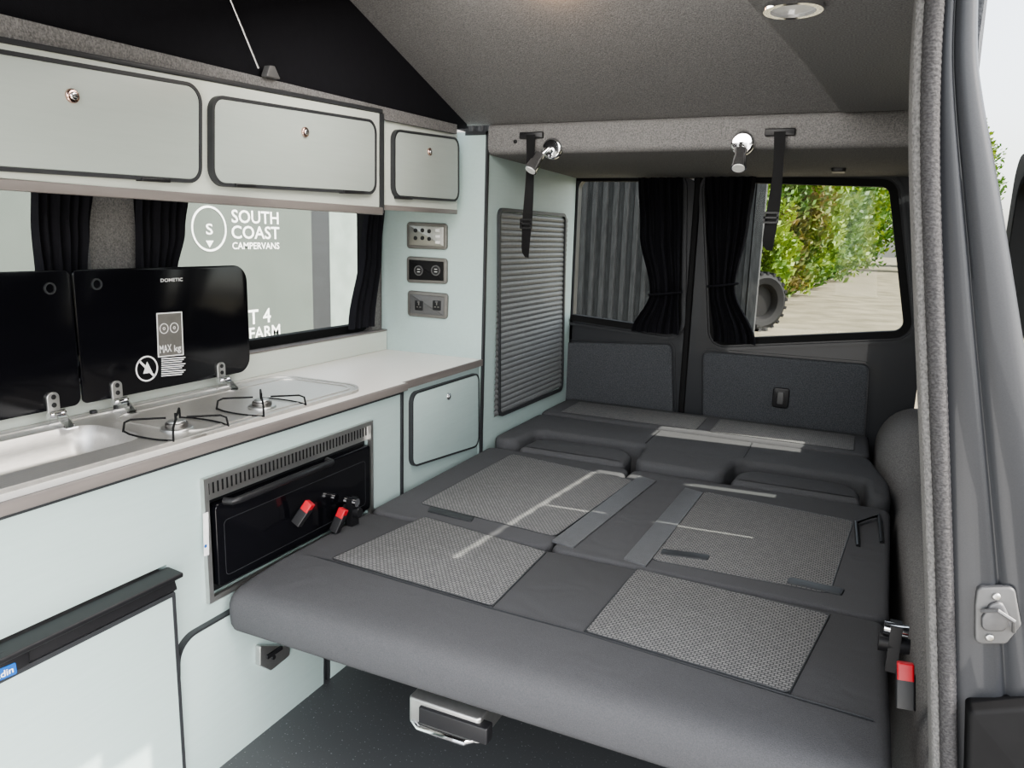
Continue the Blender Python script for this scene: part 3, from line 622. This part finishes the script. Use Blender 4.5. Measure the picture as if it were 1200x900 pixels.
for x in (.585, .965): tube(bm, [(x, yh+.26, ZB+.031), (x, yr1-.03, ZB+.031)], .002, 6)
obj('piping', bm, EDGE, mt)
bm = B(); box(bm, .01, 1.39, 2.63, YR-.03, ZF, ZB-.101); obj('bed_platform', bm, CARPETD, label='dark boxed platform under the rear mattress', cat='platform')
# buckles
def buckle(p, tilt, label, sc_=.86):
    o = thing('seatbelt_buckle', label, 'seatbelt buckle', p)
    R = Matrix.Rotation(tilt, 4, 'Y') @ Matrix.Rotation(-.3, 4, 'X'); T = Matrix.Translation(p) @ Matrix.Scale(sc_, 4)
    bm = B(); slab(bm, rrect(-.016, .016, -.012, .012, .004), 2, -.05, .012, .003); bm.transform(T @ R); obj('buckle_body', bm, BPLAST, o)
    bm = B(); slab(bm, rrect(-.014, .014, -.0145, .010, .004), 2, .000, .030, .003); bm.transform(T @ R); obj('release_button', bm, RED, o)
    return o
buckle(pix(358, 598, 0, .055), .5, 'red seatbelt buckle, the left one standing in front of the oven')
buckle(pix(399, 606, 0, .055), .3, 'red seatbelt buckle, the right one in front of the oven beside the hinge bolt')
def bolt(p, label):
    o = thing('hinge_bolt', label, 'hinge', p)
    bm = B(); cyl(bm, p+Vector((-.02, 0, 0)), p+Vector((.02, 0, 0)), .012, n=16); obj('bolt_head', bm, CHROME, o)
    bm = B(); cyl(bm, p+Vector((-.026, .004, -.03)), p+Vector((.026, .004, -.03)), .018, .014, 16); obj('hinge_hub', bm, BPLAST, o)
    bm = B(); box(bm, p.x-.010, p.x+.010, p.y-.012, p.y+.02, p.z-.08, p.z+.010); obj('hinge_plate', bm, BPLAST, o)
bolt(pix(412, 588, 0, .05), 'chrome and black bed hinge beside the oven')
buckle(pix(1061, 796, 1, 1.36), -.1, 'red seatbelt buckle at the doorway side of the bed', .95)
bolt(pix(1050, 738, 1, 1.46), 'chrome and black bed hinge at the doorway side of the bed')
# ------------------------------------------------------------------ spot lamps and straps on the header
def spot(px, py, label, dxh):
    p = pix(px, py, 1, YT-.006); o = thing('spot_lamp', label, 'lamp', (p.x, YT, p.z-.1), 'chrome reading spot lamps under the roof')
    bm = B(); slab(bm, circ(p.x, p.z, .037, 32), 1, YT+.004, YT-.014, .008); obj('base_disc', bm, CHROME, o)
    h = p+Vector((dxh, -.05, -.035)); bm = B(); tube(bm, [p+Vector((0, -.01, 0)), p+Vector((0, -.035, -.004)), h], .006, 10); obj('arm', bm, CHROME, o)
    d = Vector((dxh*.6, -.03, -.05)).normalized(); bm = B(); tube(bm, [h-d*.02, h-d*.012, h+d*.015, h+d*.02, h+d*.056], [.010, .018, .018, .021, .024], 20); s_ = obj('lamp_head', bm, CHROME, o)
    bm = B(); cyl(bm, h+d*.0555, h+d*.058, .019, n=20); obj('lens', bm, LENS, s_)
spot(647, 174, 'chrome spot lamp beside the hanging strap near the tall cupboard', -.03)
spot(870, 168, 'chrome spot lamp over the right rear door beside the right strap', .004)
def strap(px, y0, y1, label, w=.0175):
    p = pix(px, y0, 1, YT-.012); q = pix(px, y1, 1, YT-.012); o = thing('hanging_strap', label, 'strap', (p.x, YT, q.z), 'black straps hanging from the rear ceiling edge')
    L = p.z-q.z; rows = []; bm = B()
    for k in range(25):
        t = k/24; z = p.z-L*t; yy = YT-.012-.012*math.sin(t*2.6); ww = w*(1-.15*math.sin(t*6)); sh = .006*math.sin(t*4); tw = .35*math.sin(t*5)*t
        e1 = -(1-min(1, (t-.95)/.05)*.9)*ww if t > .95 else -ww
        rows.append([Vector((p.x+sh+e1*math.cos(tw), yy-ww*math.sin(tw), z)), Vector((p.x+sh+ww*math.cos(tw), yy+ww*math.sin(tw), z))])
    loft(bm, rows); obj('webbing', bm, RUB, o)
    bm = B(); slab(bm, rrect(p.x-.045, p.x+.045, p.z-.012, p.z+.010, .003), 1, YT+.004, YT-.012, .003); obj('mount', bm, BPLAST, o)
    zz = p.z-L*.72; bm = B(); ring(bm, rrect(p.x-.024, p.x+.022, zz-.018, zz+.018, .004), .006, 1, YT-.03, YT-.022); box(bm, p.x-.023, p.x+.021, YT-.03, YT-.024, zz-.003, zz+.003); obj('slide_buckle', bm, BPLAST, o)
    return o
strap(622, 158, 302, 'black hanging strap with pointed end in front of the roller shutter')
strap(914, 154, 294, 'black hanging strap with slide buckle in front of the right rear window')
for px, py in ((929, 155), (604, 166)):
    p = pix(px, py, 1, YT); bm = B(); slab(bm, circ(p.x, p.z, .007, 14), 1, YT+.006, YT-.006, .002); obj('coat_screw', bm, BPLAST, label='small black screw cap to the %s strap' % ('right of the right' if px > 800 else 'left of the left'), cat='screw')
p = pix(983, 197, 2, ZC-.006); bm = B(); slab(bm, rrect(p.x-.025, p.x+.025, p.y-.04, p.y+.04, .012), 2, ZC-.006, ZC-.022, .005)
obj('ceiling_catch', bm, BPLAST, label='small dark catch on the ceiling above the right rear window', cat='catch')
p = pix(930, 6, 2, ZS); o = thing('ceiling_light', 'round chrome rimmed ceiling light above the side doorway', 'light', p)
bm = B(); ring(bm, circ(p.x, p.y, .048, 36), .011, 2, ZS+.001, ZS-.010); obj('rim', bm, CHROME, o)
bm = B(); slab(bm, circ(p.x, p.y, .038, 36), 2, ZS+.001, ZS-.005, .003); obj('lens', bm, LENS, o)
# ------------------------------------------------------------------ side doorway pillar, seal, step
YJ = 1.10
SP = [(1108, -160), (1100, -60), (1092, 60), (1090, 180), (1094, 320), (1100, 480), (1106, 650), (1110, 800), (1114, 1000)]
OP = [(1152, -160), (1150, -60), (1148, 50), (1154, 110), (1170, 200), (1188, 310), (1210, 450), (1242, 650), (1262, 800), (1275, 1000)]
def dens(P, n):
    L = [0]
    for a_, b_ in zip(P, P[1:]): L.append(L[-1]+math.dist(a_, b_))
    out = []
    for k in range(n):
        s = L[-1]*k/(n-1); i = max(j for j in range(len(L)-1) if L[j] <= s+1e-9); t = (s-L[i])/(L[i+1]-L[i])
        p0 = P[max(i-1, 0)]; p1 = P[i]; p2_ = P[i+1]; p3 = P[min(i+2, len(P)-1)]
        out.append(tuple(.5*(2*p1[c]+(p2_[c]-p0[c])*t+(2*p0[c]-5*p1[c]+4*p2_[c]-p3[c])*t*t+(-p0[c]+3*p1[c]-3*p2_[c]+p3[c])*t**3) for c in (0, 1)))
    return out
NS = 420
sp = [pix(x, y, 1, YJ) for x, y in dens(SP, NS)]; op = [pix(x, y, 1, YJ) for x, y in dens(OP, NS)]
bm = B(); rows = []
for a_, b_ in list(zip(sp, op))[::3]:
    r_ = []
    for t, dy in ((0, .012), (.08, .012), (.20, .004), (.38, .0), (.43, .001), (.455, .006), (.475, .006), (.50, .0), (.65, -.002), (.82, -.003), (.93, .002), (1, .016)):
        q = a_.lerp(b_, t); q.y += dy; r_.append(q)
    rows.append(r_)
loft(bm, rows); S('trim_2', bm, PAINT, 'slate painted metal pillar of the side doorway', angle=70)
bm = B(); L = []
for i, p in enumerate(sp):
    rr = .0105+.0004*math.sin(i*2.1)
    L.append([bm.verts.new(p+Vector((math.cos(2*PI*k/14)*rr*1.05, math.sin(2*PI*k/14)*rr*1.2, 0))) for k in range(14)])
for A, C_ in zip(L, L[1:]):
    for k in range(14): bm.faces.new((A[k], A[(k+1) % 14], C_[(k+1) % 14], C_[k]))
S('trim_5', bm, SEAL, 'grey felt seal along the side doorway edge', angle=70)
bm = B(); L = []; WR = rrect(-.020, .006, .004, .10, .010, 4)
for i, p in enumerate(sp[::3]):
    L.append([bm.verts.new(p+Vector((u, v, 0))) for u, v in WR])
for A, C_ in zip(L, L[1:]):
    for k in range(len(WR)): bm.faces.new((A[k], A[(k+1) % len(WR)], C_[(k+1) % len(WR)], C_[k]))
S('trim_6', bm, CARPET, 'carpet wrap inside the doorway seal')
YS = YJ-.012
o = thing('door_striker', 'metal door striker plate with looped catch on the slate pillar', 'door striker', pix(1165, 760, 1, YS))
bm = B(); slab(bm, rpoly(pp(1, YS, [(1146, 690), (1190, 690), (1198, 735), (1180, 757), (1143, 757), (1143, 712)]), .008), 1, YS+.014, YS+.004, .003); obj('plate', bm, GPLAST, o)
bm = B(); slab(bm, rpoly(pp(1, YS, [(1150, 724), (1160, 708), (1174, 704), (1184, 725), (1178, 740), (1150, 740)]), .008), 1, YS+.005, YS-.002, .003); obj('catch_body', bm, DULL, o)
bm = B(); tube(bm, [pix(1150, 716, 1, YS), pix(1170, 716, 1, YS-.010), pix(1188, 728, 1, YS-.010), pix(1188, 740, 1, YS)], .0028, 8); obj('catch_loop', bm, DULL, o)
for px, py in ((1168, 700), (1160, 748)):
    c = p2(px, py, 1, YS); bm = B(); slab(bm, circ(c[0], c[1], .005, 14), 1, YS+.005, YS, .002); obj('bolt', bm, ALU, o)
bm = B(); slab(bm, rpoly(pp(1, YJ-.03, [(1135, 834), (1330, 822), (1330, 1060), (1130, 1060)]), .01), 1, YJ+.02, YJ-.03, .006)
box(bm, 1.50, 1.62, -.6, YJ-.03, -.2, -.12); S('trim_7', bm, RUB, 'black plastic doorway step moulding')
# open sliding door outside
sd = thing('sliding_door', 'open slate sliding door parked outside behind the doorway pillar', 'sliding door', (1.72, 2.1, -.2))
DO = rrect(1.32, 2.75, -.2, 1.52, .08); DI = rrect(1.45, 2.62, .93, 1.44, .06)
bm = B(); ring(bm, rot0(DO), rot0(DI), 0, 1.68, 1.74); obj('door_shell', bm, PAINT, sd)
bm = B(); ring(bm, rot0(inset(ccw(DI), -.01)), .02, 0, 1.675, 1.745); obj('window_seal', bm, RUB, sd)
bm = B(); slab(bm, DI, 0, 1.708, 1.712); obj('window_pane', bm, GLASS, sd)
# ------------------------------------------------------------------ outside
bm = B(); box(bm, -80, 120, -30, 160, -.60, -.55); S('ground', bm, DRIVE, 'gravel and concrete yard outside')
XS = -3.0
sg = thing('sign_wall', 'pale green wall with round logo and white lettering outside the kitchen window', 'sign wall', (XS, 3, -.55))
ya, yb2 = pix(-120, 300, 0, XS).y, pix(366, 320, 0, XS).y
bm = B(); box(bm, XS-.08, XS, ya-3, yb2, -.55, 2.6); obj('wall_panel', bm, SIGN, sg)
c = p2(245, 268, 0, XS); rr_ = abs(p2(245, 241, 0, XS)[1]-c[1])
bm = B(); ring(bm, circ(c[0], c[1], rr_*1.0, 48), rr_*.09, 0, XS, XS+.004); obj('logo_ring', bm, WHITE, sg)
textfit('logo_letter', 'S', 0, XS, 241, 262, 249, 275, WHITE, sg, .003)
P = pp(0, XS, [(241, 282), (250, 282), (245.5, 290)]); bm = B(); slab(bm, P, 0, XS, XS+.003); obj('logo_triangle', bm, WHITE, sg)
textfit('lettering', 'SOUTH', 0, XS, 271, 247, 326, 262, WHITE, sg, .003)
textfit('lettering', 'COAST', 0, XS, 271, 265, 327, 280, WHITE, sg, .003)
textfit('lettering', 'CAMPERVANS', 0, XS, 272, 284, 327, 292, WHITE, sg, .003)
textfit('lettering', 'T 4', 0, XS, 291, 362, 317, 379, WHITE, sg, .003)
textfit('lettering', 'FARM', 0, XS, 292, 382, 328, 396, WHITE, sg, .003)
bm = B(); box(bm, XS-.2, XS-.02, yb2+.01, pix(389, 320, 0, XS).y, -.55, 2.6); obj('door_post', bm, EDGE, label='dark steel post at the end of the sign wall', cat='post')
bm = B(); box(bm, XS-1.2, XS-1.1, pix(380, 320, 0, XS-1.1).y, pix(470, 320, 0, XS-1.1).y+1, -.55, 2.9); pw = obj('outbuilding_wall', bm, PALEW, label='pale rendered wall seen past the dark post', cat='wall')
def leaves(bm, c, r, n, s, flat=1.0):
    for _ in range(n):
        v = Vector((random.gauss(0, 1), random.gauss(0, 1), random.gauss(0, 1))).normalized()
        k = random.random()**.35; nz = 1+.3*noise.noise(v*2.8+Vector(c)*.37)
        p = Vector(c)+Vector((v.x*r[0], v.y*r[1], v.z*r[2]))*k*nz
        if p.z < -.5: continue
        a_ = Vector((random.gauss(0, 1), random.gauss(0, 1), random.gauss(0, 1))).normalized(); b_ = a_.orthogonal().normalized()
        ss = s*random.uniform(.6, 1.3); b2_ = a_.cross(b_)
        vs = [bm.verts.new(p+b_*ss), bm.verts.new(p+b2_*ss*.5), bm.verts.new(p-b_*ss), bm.verts.new(p-b2_*ss*.5)]
        bm.faces.new(vs)
def bush(name, label, c, r, n, s, m, group='hedge trees along the gravel drive'):
    o = thing(name, label, 'tree', (c[0], c[1], -.55), group)
    bm = bmesh.new(); leaves(bm, c, r, n, s)
    me = bpy.data.meshes.new('foliage')
    bm.to_mesh(me); bm.free(); me.materials.append(m); f = bpy.data.objects.new('foliage', me); COL.objects.link(f); f.parent = o; f.matrix_parent_inverse = Matrix.Translation(-WL[o.name]); WL[f.name] = Vector((0, 0, 0))
    bm = B(); 
    for k in range(3): tube(bm, [(c[0]+.1*k-.1, c[1], -.55), (c[0]+.3*(k-1), c[1]+.1, c[2]*.5), (c[0]+.6*(k-1), c[1]+.1, c[2]+r[2]*.3)], [.12, .08, .03], 6)
    obj('trunk', bm, BARK, o)
def ex(y): return -.6+.088*(y-19)
hp = [(19.5, 1.7, 2.9, LEAFY, 'yellow green hedge tree nearest the tractor tyre'), (23.8, 2.0, 4.8, LEAFR, 'russet tinged hedge tree behind the nearest one'),
      (28.7, 2.3, 6.4, LEAFY, 'bright yellow green hedge tree along the drive'), (34.8, 2.8, 8, LEAF, 'mid green hedge tree in the middle of the row'),
      (42.5, 3.6, 10, LEAFY, 'tall yellow green tree far along the drive'), (52, 4.6, 12, LEAF, 'tall dark green tree near the end of the drive')]
for y, r_, h, m, l in hp:
    bush('hedge_tree', l, (ex(y)-r_*.80, y, h*.5-.4), (r_, r_*1.0, h*.5+.3), 17000, .045+.0028*y, m)
for (x, y), r_, h, m, l in (((7.5, 86), 5.0, 13, LEAF, 'green tree closing the far end of the drive'), ((-1.0, 70), 6, 15, LEAFY, 'tall yellow green tree behind the end of the hedge'), ((6.6, 66), 2.6, 12, LEAFY, 'pale green tree on the right edge of the drive')):
    bush('hedge_tree', l, (x, y, h*.5-.4), (r_, r_, h*.5+.3), 13000, .24, m)
# container wall behind left rear window
bm = B(); Yk = 13.5; xa = pix(600, 300, 1, Yk).x-2; xb = pix(884, 300, 1, Yk).x; rows = [[], []]; x = xa
while x < xb:
    for dx, dy in ((0, 0), (.07, 0), (.10, .07), (.17, .07), (.20, 0)):
        for j, z in enumerate((-.5, 3.6)): rows[j].append(Vector((x+dx, Yk+dy, z)))
    x += .20
loft(bm, rows); ct = obj('shipping_container', bm, STEELC, label='dark grey corrugated steel container wall behind the left rear window', cat='container', angle=10)
bm = B(); box(bm, xa, xb, Yk-.04, Yk+.1, -.55, -.4); obj('bottom_rail', bm, STEELC, ct)
bm = B(); box(bm, xb-.05, xb+.1, Yk-.04, Yk+.15, -.55, 3.6); obj('corner_post', bm, STEELC, ct)
# tractor tyre
R_ = .62; tc_ = pix(888, 345, 1, 16.5)
o = thing('tractor_tyre', 'large black tractor tyre with chunky lugs standing beside the drive', 'tyre', (tc_.x, 16.5, -.55))
rot = Matrix.Translation((tc_.x, 16.5, -.55+R_)) @ Matrix.Rotation(math.radians(48), 4, 'Z')
bm = B(); pr = [(.52, -.12), (.6, -.2), (.8, -.24), (.93, -.2), (.96, -.1), (.96, .1), (.93, .2), (.8, .24), (.6, .2), (.52, .12)]; L = []
for i in range(48):
    q = 2*PI*i/48; L.append([bm.verts.new((math.cos(q)*a_*R_, b_, math.sin(q)*a_*R_)) for a_, b_ in pr])
for i in range(48):
    A, C_ = L[i], L[(i+1) % 48]
    for k in range(10): bm.faces.new((A[k], A[(k+1) % 10], C_[(k+1) % 10], C_[k]))
bm.transform(rot); obj('tyre_body', bm, RUB, o)
bm = B()
for i in range(22):
    for s in (-1, 1):
        q = 2*PI*(i+.25*s)/22; b3 = B(); box(b3, R_*.90, R_*1.0, min(0, s*.22), max(0, s*.22), -.03, .03); b3.transform(rot @ Matrix.Rotation(q, 4, 'Y')); me = bpy.data.meshes.new('x'); b3.to_mesh(me); bm.from_mesh(me); bpy.data.meshes.remove(me)
obj('tread_lugs', bm, RUB, o)
bm = B(); cyl(bm, Vector((0, -.06, 0)), Vector((0, .06, 0)), R_*.53, n=32); bm.transform(rot); obj('wheel_disc', bm, RUB, o)
# ------------------------------------------------------------------ light
w = bpy.data.worlds.new('world'); SC.world = w; w.use_nodes = True; nt = w.node_tree; bg = nt.nodes['Background']
sk = nt.nodes.new('ShaderNodeTexSky'); sk.sky_type = 'NISHITA'; sk.sun_disc = False; sk.sun_elevation = math.radians(47); sk.sun_rotation = math.radians(95); sk.air_density = 1.2; sk.dust_density = 3; sk.ozone_density = .6
hs = nt.nodes.new('ShaderNodeHueSaturation'); hs.inputs['Saturation'].default_value = .35
nt.links.new(sk.outputs[0], hs.inputs['Color']); nt.links.new(hs.outputs[0], bg.inputs[0]); bg.inputs[1].default_value = .36
sl = bpy.data.lights.new('sun', 'SUN'); sl.energy = 6.0; sl.angle = .009; sl.color = (1, .93, .82); so = bpy.data.objects.new('sun', sl); COL.objects.link(so)
so.rotation_euler = Vector((1, .08, 1.08)).to_track_quat('Z', 'Y').to_euler(); so.location = (8, 0, 9)
def area(name, loc, tgt, sx, sy, e_, col=(1, 1, 1)):
    l = bpy.data.lights.new(name, 'AREA'); l.shape = 'RECTANGLE'; l.size = sx; l.size_y = sy; l.energy = e_; l.color = col
    o = bpy.data.objects.new(name, l); COL.objects.link(o); o.location = loc
    o.rotation_euler = (Vector(loc)-Vector(tgt)).to_track_quat('Z', 'Y').to_euler()
area('doorway_fill', (2.4, -1.6, 1.7), (.7, 3.2, 1.0), 3, 2.0, 48, (1, .98, .95))  # added unseen fill on the doorway side, brightens the interior
area('upward_fill', (.8, -.1, .05), (.7, 2.6, 1.7), 1.2, 1.0, 17, (1, .965, .92))  # added upward fill near the floor, stands in for sunlit floor bounce
area('overhead_fill', (.65, 1.7, 1.86), (.7, 2.2, .4), .9, .8, 13, (1, .96, .90))  # added fill below the roof lining, brightens the bed from above
# small warm roof lamp just under the lining
d_ = fw+rt*((650-600)/F)+up*((450+14)/F); tt = (zt+(Y1)*math.tan(a)-CAM.z)/(d_.z+d_.y*math.tan(a)); pl = CAM+d_*tt
l = bpy.data.lights.new('warm_roof_lamp', 'POINT'); l.energy = .35; l.color = (1, .55, .25); l.shadow_soft_size = .015
o = bpy.data.objects.new('warm_roof_lamp', l); COL.objects.link(o); o.location = pl+Vector((0, -.04, -.045))
SC.view_settings.view_transform = 'AgX'
try: SC.view_settings.look = 'AgX - Medium High Contrast'
except Exception as ex_: print(ex_)
SC.view_settings.exposure = .9
